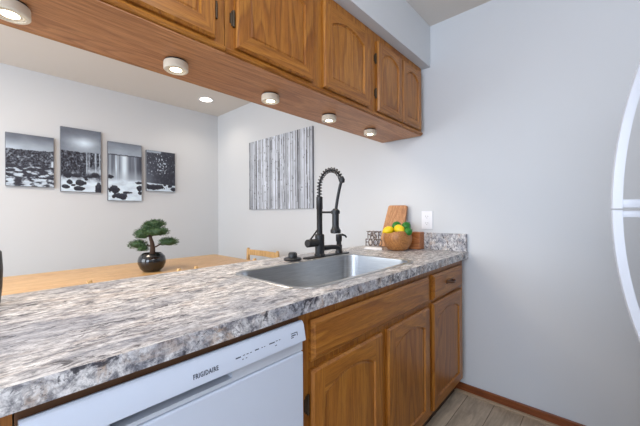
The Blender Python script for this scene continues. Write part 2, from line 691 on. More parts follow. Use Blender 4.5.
def slab_front(x0, x1, z0, z1, yf, parent, name):
    """false or real drawer front with a wide chamfered edge"""
    mb = MB()
    ch = 0.010
    R = [[(x0, yf + HY, z0), (x1, yf + HY, z0), (x1, yf + HY, z1), (x0, yf + HY, z1)],
         [(x0, yf + 0.008, z0), (x1, yf + 0.008, z0), (x1, yf + 0.008, z1), (x0, yf + 0.008, z1)],
         [(x0 + ch, yf + 0.003, z0 + ch), (x1 - ch, yf + 0.003, z0 + ch), (x1 - ch, yf + 0.003, z1 - ch), (x0 + ch, yf + 0.003, z1 - ch)],
         [(x0 + ch + 0.003, yf, z0 + ch + 0.003), (x1 - ch - 0.003, yf, z0 + ch + 0.003), (x1 - ch - 0.003, yf, z1 - ch - 0.003), (x0 + ch + 0.003, yf, z1 - ch - 0.003)]]
    mb.loft(R)
    return mb.build(name, M['oak_h'], parent)


sb = thing('base_cabinet', (-1.015, 0.3, 0.0), 'wide oak sink cabinet with two arched doors and a long false drawer front', 'cabinet', 'oak base cabinets')
cabinet_carcass(-1.475, -0.556, FY, 0.60, 0.10, 0.872, sb, [(-1.40, -1.035, 0.15, 0.67), (-0.965, -0.60, 0.15, 0.67)], top=False)
slab_front(-1.434, -0.574, 0.710, 0.838, DY, sb, 'false_drawer_front')
d = panel_door(-1.434, -1.026, 0.125, 0.684, DY, sb, 0.044)
hinge(-1.441, 0.553, 0.607, FY, d); hinge(-1.441, 0.20, 0.254, FY, d)
d = panel_door(-0.982, -0.574, 0.125, 0.684, DY, sb, 0.044)
hinge(-0.567, 0.553, 0.607, FY, d); hinge(-0.567, 0.20, 0.254, FY, d)
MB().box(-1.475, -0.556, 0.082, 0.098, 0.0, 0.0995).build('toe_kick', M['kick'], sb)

nb = thing('base_cabinet', (-0.28, 0.3, 0.0), 'narrow oak base cabinet with one drawer over one arched door against the right wall', 'cabinet', 'oak base cabinets')
cabinet_carcass(-0.555, -0.028, FY, 0.60, 0.10, 0.872, nb, [(-0.48, -0.13, 0.15, 0.66), (-0.48, -0.13, 0.72, 0.82)], top=False)
dr = slab_front(-0.520, -0.075, 0.706, 0.838, DY, nb, 'drawer')
pl = MB()
pl.box(-0.350, -0.245, DY - 0.004, DY, 0.764, 0.784, 0.002)
pl.tube([(-0.338, DY, 0.774), (-0.330, DY - 0.020, 0.773), (-0.298, DY - 0.026, 0.770), (-0.266, DY - 0.020, 0.773), (-0.257, DY, 0.774)], 0.0055, 8)
pl.build('pull', M['bronze'], dr, smooth=50)
d = panel_door(-0.524, -0.085, 0.125, 0.690, DY, nb, 0.044)
hinge(-0.078, 0.553, 0.607, FY, d); hinge(-0.078, 0.20, 0.254, FY, d)
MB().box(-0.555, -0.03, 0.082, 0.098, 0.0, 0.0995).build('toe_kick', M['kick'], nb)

eb = thing('base_cabinet', (-2.4, 0.3, 0.0), 'oak base cabinet on the far left side of the white dishwasher', 'cabinet', 'oak base cabinets')
cabinet_carcass(-2.70, -2.082, FY, 0.60, 0.10, 0.872, eb, [(-2.64, -2.14, 0.15, 0.80)], top=False)
d = panel_door(-2.66, -2.12, 0.125, 0.838, DY, eb, 0.055)
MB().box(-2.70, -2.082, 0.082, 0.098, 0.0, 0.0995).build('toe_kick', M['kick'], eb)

# --- wall cabinets over the peninsula
UY0, UY1, UZ0, UZ1, UD = 0.301, 0.612, 1.713, 2.182, 0.281


def wall_cabinet(x0, x1, doors, label, left_end=False):
    t = thing('wall_cabinet', ((x0 + x1) / 2, 0.45, UZ0), label, 'cabinet', 'oak wall cabinets under the soffit')
    ops = [(a + 0.03, b - 0.03, 1.78, 2.10) for a, b, h in doors]
    cabinet_carcass(x0, x1, UY0, UY1, UZ0, UZ1, t, ops, under=1)
    tr = MB()
    tr.prism([(UY0 - 0.008, UZ0 + 0.004), (UY0 - 0.011, UZ0 + 0.010), (UY0 - 0.008, UZ0 + 0.018), (UY0 - 0.001, UZ0 + 0.018), (UY0 - 0.001, UZ0 + 0.002), (UY0 - 0.004, UZ0 + 0.001)], x0, x1, 0)
    tr.build('front_moulding', M['oak_h'], t)
    MB().box(x0, x1, UY1 - 0.008, UY1 + 0.004, UZ0 - 0.004, UZ0 + 0.030).build('back_edge_strip', M['oak_h'], t)
    for a, b, h in doors:
        d = panel_door(a, b, 1.740, 2.136, UD, t, 0.040 if b - a > 0.3 else 0.042, 0.052 if b - a > 0.3 else 0.044)
        hx = a - 0.006 if h == 'L' else b + 0.006
        for z in (1.815, 2.010):
            hinge(hx, z, z + 0.05, UY0, d)
    return t


wall_cabinet(-2.470, -1.559, [(-2.40, -2.012, 'L'), (-1.985, -1.597, 'R')], 'long oak wall cabinet at the left, nearest the camera')
wall_cabinet(-1.557, -0.656, [(-1.519, -1.136, 'L'), (-1.066, -0.697, 'R')], 'middle oak wall cabinet with two wide doors')
wall_cabinet(-0.654, -0.024, [(-0.612, -0.334, 'L'), (-0.322, -0.058, 'R')], 'short oak wall cabinet with two narrow doors against the right wall')

up = MB().box(-2.468, -0.025, UY0 + 0.001, UY1 - 0.0085, UZ0 - 0.004, UZ0 - 0.0002).build('underside_panel', M['oak_panel'])
tag(up, 'long reddish plywood panel closing the underside of the wall cabinets, puck lights on it', 'panel')

# ------------------------------------------------------------------ worktop and sink
CT = 0.914
SX0, SX1, SY0, SY1, SR = -1.398, -0.594, 0.088, 0.513, 0.075


def make_countertop():
    bm = bmesh.new()
    X0, X1, Y0, Y1 = -2.74, -0.0015, 0.0, 0.7425
    outer = []
    for (xa, ya), (xb, yb), k in (((X0, Y0), (X1, Y0), 24), ((X1, Y0), (X1, Y1), 8), ((X1, Y1), (X0, Y1), 24), ((X0, Y1), (X0, Y0), 8)):
        for i in range(k):
            outer.append((xa + (xb - xa) * i / k, ya + (yb - ya) * i / k))
    inner = [(p[0], p[1]) for p in rrect(SX0, SX1, SY0, SY1, SR, 0)]
    lay = {}
    for z in (0.873, CT):
        a = [bm.verts.new((x, y, z)) for x, y in outer]
        b = [bm.verts.new((x, y, z)) for x, y in inner]
        es = []
        for L in (a, b):
            for i in range(len(L)):
                es.append(bm.edges.new((L[i], L[(i + 1) % len(L)])))
        bmesh.ops.triangle_fill(bm, edges=es, use_beauty=True)
        lay[z] = (a, b)
    for k in (0, 1):
        lo, hi = lay[0.873][k], lay[CT][k]
        for i in range(len(lo)):
            j = (i + 1) % len(lo)
            bm.faces.new((lo[i], lo[j], hi[j], hi[i]))
    bmesh.ops.recalc_face_normals(bm, faces=bm.faces)
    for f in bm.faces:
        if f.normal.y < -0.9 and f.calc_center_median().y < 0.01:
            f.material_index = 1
    mb = MB(); mb.bm.free(); mb.bm = bm
    return mb


ct = thing('countertop', (-1.37, 0.37, 0.873), 'long mottled grey granite-look laminate worktop of the peninsula', 'countertop')
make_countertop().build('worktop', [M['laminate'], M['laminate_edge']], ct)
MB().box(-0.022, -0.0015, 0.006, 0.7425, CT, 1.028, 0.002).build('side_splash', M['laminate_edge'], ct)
MB().box(-2.08, -1.476, 0.031, 0.050, 0.838, 0.8725).build('build_up_strip', M['gap'], ct)

sk = thing('kitchen_sink', ((SX0 + SX1) / 2, (SY0 + SY1) / 2, CT), 'stainless steel single bowl sink set in the grey worktop below the black faucet', 'sink')
N = 10
rg = [rrect(SX0 - 0.020, SX1 + 0.020, SY0 - 0.020, SY1 + 0.020, SR + 0.020, CT + 0.0006, N),
      rrect(SX0 - 0.018, SX1 + 0.018, SY0 - 0.018, SY1 + 0.018, SR + 0.018, CT + 0.003, N),
      rrect(SX0 - 0.001, SX1 + 0.001, SY0 - 0.001, SY1 + 0.001, SR, CT + 0.003, N),
      rrect(SX0 + 0.003, SX1 - 0.003, SY0 + 0.003, SY1 - 0.003, SR, CT + 0.0005, N)]
MB().loft(rg, False, False).build('rim', M['steel'], sk, smooth=30)
bas = [rrect(SX0 + 0.003, SX1 - 0.003, SY0 + 0.003, SY1 - 0.003, SR, CT + 0.0005, N)]
for dz, ins in ((0.02, 0.005), (0.14, 0.012), (0.165, 0.018), (0.180, 0.030), (0.186, 0.048), (0.188, 0.085)):
    bas.append(rrect(SX0 + ins, SX1 - ins, SY0 + ins, SY1 - ins, max(SR - ins * 0.4, 0.04), CT - dz, N))
b_ = MB().loft(bas, False, True).build('basin', M['steel'], sk, smooth=30, recalc=True)
dn = MB()
dcx, dcy = (SX0 + SX1) / 2, (SY0 + SY1) / 2 + 0.03
dn.lathe([(0.045, CT - 0.1875), (0.045, CT - 0.1855), (0.036, CT - 0.184), (0.030, CT - 0.1875)], dcx, dcy, 28)
dn.build('drain', M['steel'], sk, smooth=40)

# ------------------------------------------------------------------ faucet set
FX, FYY = -0.80, 0.566
fa = thing('kitchen_faucet', (FX, FYY, CT), 'tall matt black spring-neck faucet with pull-down sprayer behind the sink', 'faucet')
dk = MB()
dk.loft([rrect(FX - 0.125, FX + 0.262, FYY - 0.030, FYY + 0.030, 0.029, CT + 0.0003, 8), rrect(FX - 0.125, FX + 0.262, FYY - 0.030, FYY + 0.030, 0.029, CT + 0.005, 8),
         rrect(FX - 0.120, FX + 0.257, FYY - 0.026, FYY + 0.026, 0.025, CT + 0.008, 8)])
dk.build('deck_plate', M['black'], fa, smooth=40)
bd = MB()
bd.lathe([(0.031, CT + 0.008), (0.031, CT + 0.018), (0.027, CT + 0.022), (0.027, CT + 0.128), (0.024, CT + 0.132), (0.0165, CT + 0.134), (0.0165, CT + 0.275),
          (0.0185, CT + 0.278), (0.0185, CT + 0.345), (0.015, CT + 0.349)], FX, FYY, 28)
bd.build('column', M['black'], fa, smooth=35)
hd = MB()
hd.tube([(FX - 0.02, FYY, CT + 0.085), (FX - 0.100, FYY, CT + 0.085)], 0.0225, 22)
hd.tube([(FX - 0.100, FYY, CT + 0.085), (FX - 0.104, FYY, CT + 0.085)], [0.0225, 0.019], 22)
hn = hd.build('valve_body', M['black'], fa, smooth=40)
lv = MB()
lv.tube([(FX - 0.082, FYY, CT + 0.100), (FX - 0.060, FYY - 0.01, CT + 0.130), (FX - 0.035, FYY - 0.018, CT + 0.162)], [0.0055, 0.005, 0.0045], 10)
lv.build('lever', M['black'], hn, smooth=40)
# spring arch in the plane x = FX
arch = [(0.566, 1.262), (0.566, 1.300), (0.563, 1.340), (0.545, 1.378), (0.512, 1.403), (0.474, 1.408), (0.438, 1.396), (0.414, 1.370), (0.400, 1.345)]


def catmull(pts, k):
    P = [Vector(p) for p in pts]
    P = [2 * P[0] - P[1]] + P + [2 * P[-1] - P[-2]]
    out = []
    for i in range(1, len(P) - 2):
        for j in range(k):
            t = j / k
            a, b, c, d_ = P[i - 1], P[i], P[i + 1], P[i + 2]
            out.append(0.5 * ((2 * b) + (-a + c) * t + (2 * a - 5 * b + 4 * c - d_) * t * t + (-a + 3 * b - 3 * c + d_) * t ** 3))
    out.append(P[-2])
    return out


path = catmull([(FX, y, z) for y, z in arch], 12)
MB().tube(path, 0.0056, 10).build('hose_core', M['black'], fa, smooth=60)
co = []
turns, per = 17, 14
L = [0]
for a, b in zip(path, path[1:]):
    L.append(L[-1] + (b - a).length)
for i in range(turns * per + 1):
    s_ = L[-1] * i / (turns * per)
    k = max(j for j in range(len(L)) if L[j] <= s_ + 1e-9)
    k = min(k, len(path) - 2)
    t_ = (s_ - L[k]) / max(L[k + 1] - L[k], 1e-9)
    p_ = path[k].lerp(path[k + 1], t_)
    d_ = (path[k + 1] - path[k]).normalized()
    nx = Vector((1, 0, 0))
    nb_ = d_.cross(nx)
    a_ = 2 * PI * i / per
    co.append(p_ + 0.0128 * (math.cos(a_) * nx + math.sin(a_) * nb_))
MB().tube(co, 0.0030, 6).build('spring_coil', M['black'], fa, smooth=60)
cl = MB()
cl.tube([path[-8] , path[-1], path[-1] + Vector((0, -0.002, -0.014))], [0.0155, 0.017, 0.013], 16)
cl.build('spring_collar', M['black'], fa, smooth=40)
ho = catmull([(FX, 0.400, 1.350), (FX, 0.414, 1.310), (FX, 0.430, 1.250), (FX, 0.442, 1.19), (FX, 0.446, 1.165)], 6)
MB().tube(ho, 0.0085, 10).build('hose', M['black'], fa, smooth=60)
sp = MB()
sp.lathe([(0.012, 1.192), (0.019, 1.184), (0.019, 1.098), (0.020, 1.090), (0.024, 1.080), (0.029, 1.073), (0.029, 1.060), (0.025, 1.056)], FX, 0.446, 26)
sp.build('spray_head', M['black'], fa, smooth=35)
ar = MB()
ar.tube([(FX, 0.560, 1.172), (FX, 0.462, 1.172)], 0.006, 10)
ar.lathe([(0.0245, 1.163), (0.0245, 1.181)], FX, 0.446, 22)
ar.build('holder_arm', M['black'], fa, smooth=40)
so = MB()
so.tube([(FX + 0.02, FYY - 0.005, CT + 0.050), (FX + 0.08, FYY - 0.02, CT + 0.052), (FX + 0.118, FYY - 0.036, CT + 0.050), (FX + 0.134, FYY - 0.042, CT + 0.038)], [0.016, 0.014, 0.0135, 0.012], 14)
so.build('low_spout', M['black'], fa, smooth=50)

sd = thing('soap_dispenser', (FX + 0.176, FYY, CT + 0.008), 'slim black soap dispenser on the right end of the faucet plate', 'dispenser')
s_ = MB()
s_.lathe([(0.023, CT + 0.008), (0.023, CT + 0.016), (0.019, CT + 0.024), (0.019, CT + 0.055), (0.015, CT + 0.060), (0.015, CT + 0.075), (0.019, CT + 0.082), (0.019, CT + 0.118), (0.016, CT + 0.122)], FX + 0.176, FYY, 22)
s_.build('body', M['black'], sd, smooth=35)
MB().tube([(FX + 0.176, FYY, CT + 0.116), (FX + 0.205, FYY - 0.006, CT + 0.118), (FX + 0.225, FYY - 0.010, CT + 0.112), (FX + 0.236, FYY - 0.012, CT + 0.100)], [0.009, 0.007, 0.006, 0.005], 10).build('nozzle', M['black'], sd, smooth=50)

hc = thing('sink_stopper', (-0.985, 0.594, CT), 'small black domed button lying on the worktop edge left of the faucet', 'stopper')
MB().lathe([(0.046, CT + 0.0004), (0.049, CT + 0.008), (0.045, CT + 0.014), (0.028, CT + 0.017)], -0.985, 0.594, 30).build('flange', M['black'], hc, smooth=40)
MB().lathe([(0.024, CT + 0.017), (0.024, CT + 0.034), (0.019, CT + 0.042), (0.010, CT + 0.044)], -0.985, 0.594, 26).build('knob', M['black'], hc, smooth=40)

# ------------------------------------------------------------------ dishwasher
dw = thing('dishwasher', (-1.777, 0.3, 0.0), 'white built-in dishwasher under the worktop left of the sink cabinet', 'dishwasher')
DX0, DX1 = -2.076, -1.480
MB().box(DX0 + 0.004, DX1 - 0.004, 0.055, 0.600, 0.09, 0.836).build('tub', M['appliance_grey'], dw)
dd = MB()
dd.box(DX0, DX1, 0.006, 0.054, 0.115, 0.7635, 0.004)
dd.build('door', M['appliance'], dw)
pf = [(0.029, 0.846), (0.020, 0.8515), (0.014, 0.8525), (0.0085, 0.8495), (0.004, 0.842), (-0.004, 0.802), (-0.004, 0.7985), (-0.001, 0.797), (0.014, 0.797), (0.029, 0.797)]
cp = MB().prism(pf, DX0, DX1, 0).build('control_panel', M['appliance'], dw, smooth=25)
# the band under the panel with the finger pocket
bd = MB()
PX0, PX1 = -1.96, -1.712
bd.box(DX0, PX0, 0.010, 0.054, 0.766, 0.7968)
bd.box(PX1, DX1, 0.010, 0.054, 0.766, 0.7968)
bd.box(PX0, PX1, 0.048, 0.054, 0.766, 0.7968)
bd.box(PX0, PX1, 0.010, 0.048, 0.766, 0.775)
bd.build('handle_band', M['appliance_grey'], dw)
MB().box(DX0 + 0.004, DX1 - 0.004, 0.075, 0.10, 0.0, 0.088).build('toe_plate', M['gasket'], dw)


def panel_frame(x, z):
    """matrix that lays lettering on the sloped front of the control panel"""
    sl = Vector((0, 0.008, 0.040)).normalized()
    nr = Vector((0, -sl.z, sl.y))
    y = 0.004 - 0.008 * (0.842 - z) / 0.040
    m = Matrix(((1, sl.x, nr.x, x), (0, sl.y, nr.y, y), (0, sl.z, nr.z, z), (0, 0, 0, 1)))
    return m @ Matrix.Translation((0, 0, 0.0002))


lt = MB()
b_ = text_mesh('FRIGIDAIRE', 0.0140, 0.0003, 0.0004, 1.16)
b_.transform(Matrix.Diagonal((0.72, 1, 1, 1)))
lt.merge(b_, panel_frame(-1.783, 0.8185))
lt.build('brand_lettering', M['print'], cp, recalc=False)
mk = MB()


def mark(x, z, w, h):
    b = bmesh.new()
    bmesh.ops.create_cube(b, size=1.0)
    b.transform(Matrix.Diagonal((w, h, 0.0004, 1)))
    mk.merge(b, panel_frame(x, z))


for x, z, w in ((-1.702, 0.8225, 0.014), (-1.686, 0.8235, 0.006), (-1.676, 0.8235, 0.006), (-1.666, 0.8235, 0.005), (-1.648, 0.8245, 0.012), (-1.632, 0.8245, 0.004),
                (-1.624, 0.8245, 0.004), (-1.600, 0.8255, 0.018), (-1.584, 0.8265, 0.006), (-1.574, 0.8265, 0.005), (-1.690, 0.8155, 0.004), (-1.680, 0.8155, 0.004),
                (-1.588, 0.8165, 0.006)):
    mark(x, z, w, 0.0018 if w < 0.01 else 0.0028)
mk.build('status_marks', M['print'], cp)
mk = MB()
for x, z, w, h in ((-1.521, 0.8290, 0.022, 0.0022), (-1.510, 0.8250, 0.0025, 0.010), (-1.524, 0.8235, 0.016, 0.003), (-1.529, 0.8185, 0.009, 0.002)):
    mark(x, z, w, h)
mk.build('cycle_symbol', M['print'], cp)

# ------------------------------------------------------------------ puck lights under the wall cabinets
pk = thing('puck_light', (0, 0, 0), '', 'lamp', 'round puck lights under the wall cabinets')
b = MB().lathe([(0.036, 0.0), (0.036, -0.006)], 0, 0, 32)
b.build('base', M['black'], pk, smooth=40)
b = MB().lathe([(0.0395, -0.006), (0.0405, -0.010), (0.0405, -0.030), (0.038, -0.033), (0.031, -0.033), (0.030, -0.030)], 0, 0, 36, True, False)
b.build('housing', M['nickel'], pk, smooth=35)
b = MB().lathe([(0.030, -0.0302), (0.027, -0.0315), (0.0225, -0.0290)], 0, 0, 36, True, False)
b.build('bezel', M['nickel'], pk, smooth=35)
b = MB().lathe([(0.0222, -0.0292), (0.016, -0.0312), (0.006, -0.0318)], 0, 0, 32)
b.build('lens', M['puck_glow'], pk, smooth=60)
plabels = ['puck light at the top left corner of the picture, cut by the edge', 'glowing puck light right of the top left corner, second of the row',
           'glowing puck light in the middle of the cabinet underside', 'puck light fourth along the cabinet underside, above the spring faucet',
           'glowing puck light closest to the right wall, last of the row']
for i, x in enumerate((-2.065, -1.648, -1.226, -0.818, -0.410)):
    o = pk if i == 0 else copy_tree(pk)
    o.location = (x, 0.474, UZ0 - 0.0042)
    o['label'] = plabels[i]
    d = bpy.data.lights.new('puck_lamp', 'SPOT')
    d.energy, d.color, d.spot_size, d.spot_blend, d.shadow_soft_size = 2.2, (1.0, 0.84, 0.62), 2.3, 0.7, 0.03
    lo = bpy.data.objects.new('puck_lamp', d)
    C.objects.link(lo)
    lo.parent = o
    lo.location = (0, 0, -0.036)

# recessed downlight in the dining ceiling
dl = thing('ceiling_downlight', (-0.405, 2.673, CZ), 'round recessed downlight glowing in the dining room ceiling', 'lamp')
MB().lathe([(0.085, CZ - 0.0005), (0.085, CZ - 0.004), (0.074, CZ - 0.007), (0.066, CZ - 0.004)], -0.405, 2.673, 36).build('trim_ring', M['white_trim'], dl, smooth=40)
MB().lathe([(0.064, CZ - 0.0045), (0.05, CZ - 0.0065), (0.02, CZ - 0.0075)], -0.405, 2.673, 32).build('lens', M['down_glow'], dl, smooth=50)
d = bpy.data.lights.new('downlight_lamp', 'SPOT')
d.energy, d.color, d.spot_size, d.spot_blend, d.shadow_soft_size = 9, (1.0, 0.88, 0.74), 2.5, 0.8, 0.06
lo = bpy.data.objects.new('downlight_lamp', d)
C.objects.link(lo)
lo.parent = dl
lo.location = (0, 0, -0.02)


# ------------------------------------------------------------------ canvases
def vnoise(x, y, s):
    return noise.noise(Vector((x, y, s)))


def fbm(x, y, s, o=4):
    a, v = 0.5, 0.0
    for k in range(o):
        v += a * noise.noise(Vector((x, y, s + 7.3 * k)))
        x *= 2.05; y *= 2.05; a *= 0.55
    return v


def sstep(a, b, x):
    t = min(1, max(0, (x - a) / (b - a)))
    return t * t * (3 - 2 * t)


def to_lin(c):
    return tuple(((x / 12.92) if x <= 0.04045 else ((x + 0.055) / 1.055) ** 2.4) for x in c)


def print_mesh(w, h, nu, nv, fn, place):
    """a flat printed sheet; fn(u, v) gives a grey 0..255 or an rgb triple, v = 0 at the top"""
    me = bpy.data.meshes.new('printed_face')
    vs = [place(w * i / nu, h * j / nv) for j in range(nv + 1) for i in range(nu + 1)]
    fs = [(j * (nu + 1) + i, j * (nu + 1) + i + 1, (j + 1) * (nu + 1) + i + 1, (j + 1) * (nu + 1) + i) for j in range(nv) for i in range(nu)]
    me.from_pydata(vs, [], fs)
    at = me.color_attributes.new('ink', 'FLOAT_COLOR', 'POINT')
    buf = []
    for j in range(nv + 1):
        for i in range(nu + 1):
            g = fn(i / nu, j / nv)
            if not isinstance(g, tuple):
                t = min(250, 12 + (g - 12) * 1.16) / 255
                g = (t * 0.90, t * 0.97, min(1, t * 1.03 + 0.05 * (1 - t)))
            else:
                g = tuple(x / 255 for x in g)
            buf.extend((*to_lin([min(1, max(0, x)) for x in g]), 1.0))
    at.data.foreach_set('color', buf)
    me.materials.append(M['ink'])
    return me


def boulders(u, v, lst):
    """dark stones: (cx, cy, rx, ry); returns a shade or None"""
    for cx, cy, rx, ry in lst:
        dx, dy = (u - cx) / rx, (v - cy) / ry
        wob = 1.5 * fbm(u * 8, v * 10, cx * 31)
        r = dx * dx + dy * dy + wob
        if r < 1:
            return 34 + 26 * max(0, -dy) + 34 * max(0, fbm(u * 22, v * 22, 3.3))
    return None


def cliff(u, v, s, base=50, amp=150):
    n = fbm(u * 9, v * 12, s, 5)
    m = fbm(u * 26, v * 30, s + 9, 3)
    return min(215, max(18, base + amp * 1.5 * max(0, n - 0.04) + 150 * m))


def art1(u, v):
    hz = 0.30 + 0.05 * fbm(u * 5, 0, 1.0) - 0.02 * u
    if v < hz:
        return 108 + 70 * sstep(0.0, 0.30, v) + 26 * fbm(u * 2, v * 5, 2.0) - 18 * u
    if v < 0.60:
        g = cliff(u, v, 4.0)
        fx = math.exp(-((u - 0.97) / 0.035) ** 2) * sstep(0.45, 0.5, v)
        return g * (1 - fx) + 205 * fx
    n = fbm(u * 6, v * 20, 6.0, 4)
    water = sstep(-0.02, 0.22, n + (v - 0.72) * 0.55)
    return (42 + 60 * max(0, fbm(u * 20, v * 24, 3))) * (1 - water) + (188 + 40 * fbm(u * 5, v * 26, 8)) * water


B2 = [(0.93, 0.95, 0.10, 0.10), (0.48, 0.86, 0.14, 0.05), (0.42, 0.95, 0.16, 0.035), (0.20, 0.85, 0.10, 0.04), (0.70, 0.75, 0.07, 0.03), (0.36, 0.745, 0.13, 0.035), (0.58, 0.765, 0.06, 0.02), (0.30, 0.90, 0.06, 0.02), (0.62, 0.80, 0.05, 0.018), (0.12, 0.93, 0.10, 0.03), (0.85, 0.72, 0.12, 0.04), (0.15, 0.74, 0.12, 0.05)]


def art2(u, v):
    hz = 0.365 + 0.03 * fbm(u * 5, 0, 11.0)
    if v < hz:
        g = 96 + 30 * fbm(u * 2, v * 6, 2.5)
        return g + 120 * math.exp(-((v - 0.22) / 0.10) ** 2 - ((u - 0.55) / 0.38) ** 2) + 30 * sstep(0.25, 0.37, v)
    bo = boulders(u, v, B2)
    if bo is not None and v > 0.68:
        return bo
    g = cliff(u, v, 14.0, 44, 120)
    f = sum(math.exp(-((u - c) / s) ** 2) for c, s in ((0.63, 0.022), (0.69, 0.014), (0.86, 0.03), (0.97, 0.018)))
    f = min(1, f) * (0.55 + 0.45 * sstep(-0.2, 0.3, fbm(u * 40, v * 4, 5))) * (1 - sstep(0.68, 0.74, v))
    f = max(f, 0.75 * sstep(0.55, 0.68, v) * sstep(0.55, 0.7, u) * (1 - sstep(0.68, 0.74, v)))
    foam = sstep(0.72, 0.84, v + 0.06 * fbm(u * 6, v * 14, 9)) * sstep(0.0, 0.25, u * 0.6 + 0.2)
    g = g * (1 - f) + 200 * f
    return g * (1 - foam) + (205 + 36 * fbm(u * 3, v * 20, 1)) * foam


B3 = [(0.16, 0.815, 0.17, 0.075), (0.36, 0.93, 0.24, 0.055), (0.06, 0.60, 0.08, 0.035), (0.93, 0.775, 0.10, 0.05), (0.90, 0.68, 0.12, 0.025), (0.55, 0.86, 0.16, 0.02), (0.96, 0.86, 0.08, 0.03)]


def art3(u, v):
    hz = 0.205 + 0.02 * fbm(u * 6, 0, 21.0)
    if v < hz:
        return 112 + 46 * v / 0.2 + 26 * fbm(u * 2, v * 8, 3.5)
    bo = boulders(u, v, B3)
    if bo is not None:
        return bo
    edge = sstep(hz, hz + 0.03, v)
    st = 0.5 + 0.9 * fbm(u * 24, v * 1.6, 31.0, 3)
    main = math.exp(-((u - 0.47) / 0.13) ** 2) + 0.75 * math.exp(-((u - 0.22) / 0.10) ** 2) * st * 1.5 + 0.55 * math.exp(-((u - 0.05) / 0.05) ** 2) + 0.6 * math.exp(-((u - 0.80) / 0.12) ** 2) * st * 1.3
    mist = sstep(0.42, 0.62, v)
    g = 52 + 172 * min(1, main) * edge
    g = g * (1 - 0.6 * mist) + 176 * 0.6 * mist
    foam = sstep(0.60, 0.68, v)
    g = g * (1 - foam) + (208 + 46 * fbm(u * 4, v * 16, 2)) * foam
    return g


B4 = [(0.20, 0.90, 0.42, 0.07), (0.80, 0.86, 0.08, 0.05), (0.93, 0.94, 0.12, 0.05), (0.62, 0.84, 0.05, 0.03)]


def art4(u, v):
    bo = boulders(u, v, B4)
    if bo is not None and v > 0.78:
        return bo
    if v > 0.80 + 0.05 * u:
        return 196 + 50 * fbm(u * 5, v * 22, 4)
    g = 62 + 55 * max(0, fbm(u * 10, v * 9, 41.0)) - 22 * u
    sp_ = fbm(u * 20, v * 22, 44.0, 3) + 0.25 * math.exp(-((u - 0.52) / 0.22) ** 2 - ((v - 0.35) / 0.22) ** 2)
    w_ = sstep(0.26, 0.42, sp_) * (1 - sstep(0.55, 0.7, v))
    g = g * (1 - w_) + 190 * w_
    mist = 0.5 * (1 - sstep(0.0, 0.45, u)) * sstep(0.25, 0.75, v)
    if v < 0.05 + 0.02 * fbm(u * 6, 0, 3) and u < 0.5:
        return 150
    return g * (1 - mist) + 120 * mist


def canvas_far(x0, x1, z0, z1, fn, label):
    t = thing('wall_canvas', ((x0 + x1) / 2, FAR - 0.001, z0), label, 'picture', 'waterfall canvases on the far wall')
    y = FAR - 0.032
    MB().box(x0, x1, y, FAR - 0.001, z0, z1, 0.002).build('stretched_canvas', M['canvas_side'], t)
    me = print_mesh(x1 - x0 - 0.006, z1 - z0 - 0.006, 96, int(96 * (z1 - z0) / (x1 - x0)), fn, lambda a, b: (x0 + 0.003 + a, y - 0.0006, z1 - 0.003 - b))
    o = bpy.data.objects.new('printed_face', me)
    C.objects.link(o)
    o.parent = t
    w = wloc(t)
    for v in me.vertices:
        v.co -= w
    return t


canvas_far(-1.990, -1.672, 1.419, 1.880, art1, 'leftmost of the four canvas prints, squarish with pale sky over rocks')
canvas_far(-1.626, -1.307, 1.389, 2.004, art2, 'tall canvas print of a rocky cliff under a bright cloud, second from the left')
canvas_far(-1.250, -0.933, 1.313, 1.926, art3, 'canvas print of a broad white waterfall above two dark boulders, lowest hung')
canvas_far(-0.886, -0.572, 1.430, 1.890, art4, 'small dark canvas print of a cliff with no sky, nearest the room corner')

# birch print on the right wall
BY0, BY1, BZ0, BZ1 = 1.372, 2.394, 1.215, 1.992
random.seed(11)
trunks = []
y_ = 0.0
while y_ < 1.0:
    w_ = random.choice((0.018, 0.03, 0.045, 0.06, 0.035))
    trunks.append((y_, y_ + w_, random.choice((222, 238, 206, 232, 194, 244)), random.choice((60, 84, 110, 44, 130)), random.uniform(0.003, 0.010), random.random() * 50))
    y_ += w_


def birch(u, v):
    uu_ = u + 0.006 * fbm(u * 6, v * 3, 5.0)
    for a, b, tone, line, lw, sd_ in trunks:
        if a <= uu_ < b:
            lw2 = lw * (0.6 + 1.2 * max(0, 0.5 + fbm(v * 4, sd_, 1)))
            if uu_ - a < lw2:
                g = line
            else:
                k = (uu_ - a) / (b - a)
                g = tone - 46 * (1 - k) + 34 * fbm(u * 60, v * 9, sd_, 3)
                if fbm(u * 30, v * 60, sd_ + 5, 2) > 0.34:
                    g -= 90
                g -= 34 * max(0, fbm(u * 3, v * 2, 8.0)) + 24 * sstep(0.55, 1.0, v) * max(0, 0.5 + fbm(u * 9, v * 2, 3))
            return (g * 0.95, g * 0.98, min(255, g * 1.03))
    return 200


bc = thing('wall_canvas', (-0.001, (BY0 + BY1) / 2, BZ0), 'wide canvas print of pale striped tree trunks on the wall left of the faucet', 'picture')
MB().box(-0.021, -0.001, BY0, BY1, BZ0, BZ1, 0.002).build('stretched_canvas', M['canvas_side'], bc)
me = print_mesh(BY1 - BY0, BZ1 - BZ0, 220, 90, birch, lambda a, b: (-0.0216, BY1 - a, BZ1 - b))
o = bpy.data.objects.new('printed_face', me)
C.objects.link(o)
o.parent = bc
w = wloc(bc)
for v in me.vertices:
    v.co -= w

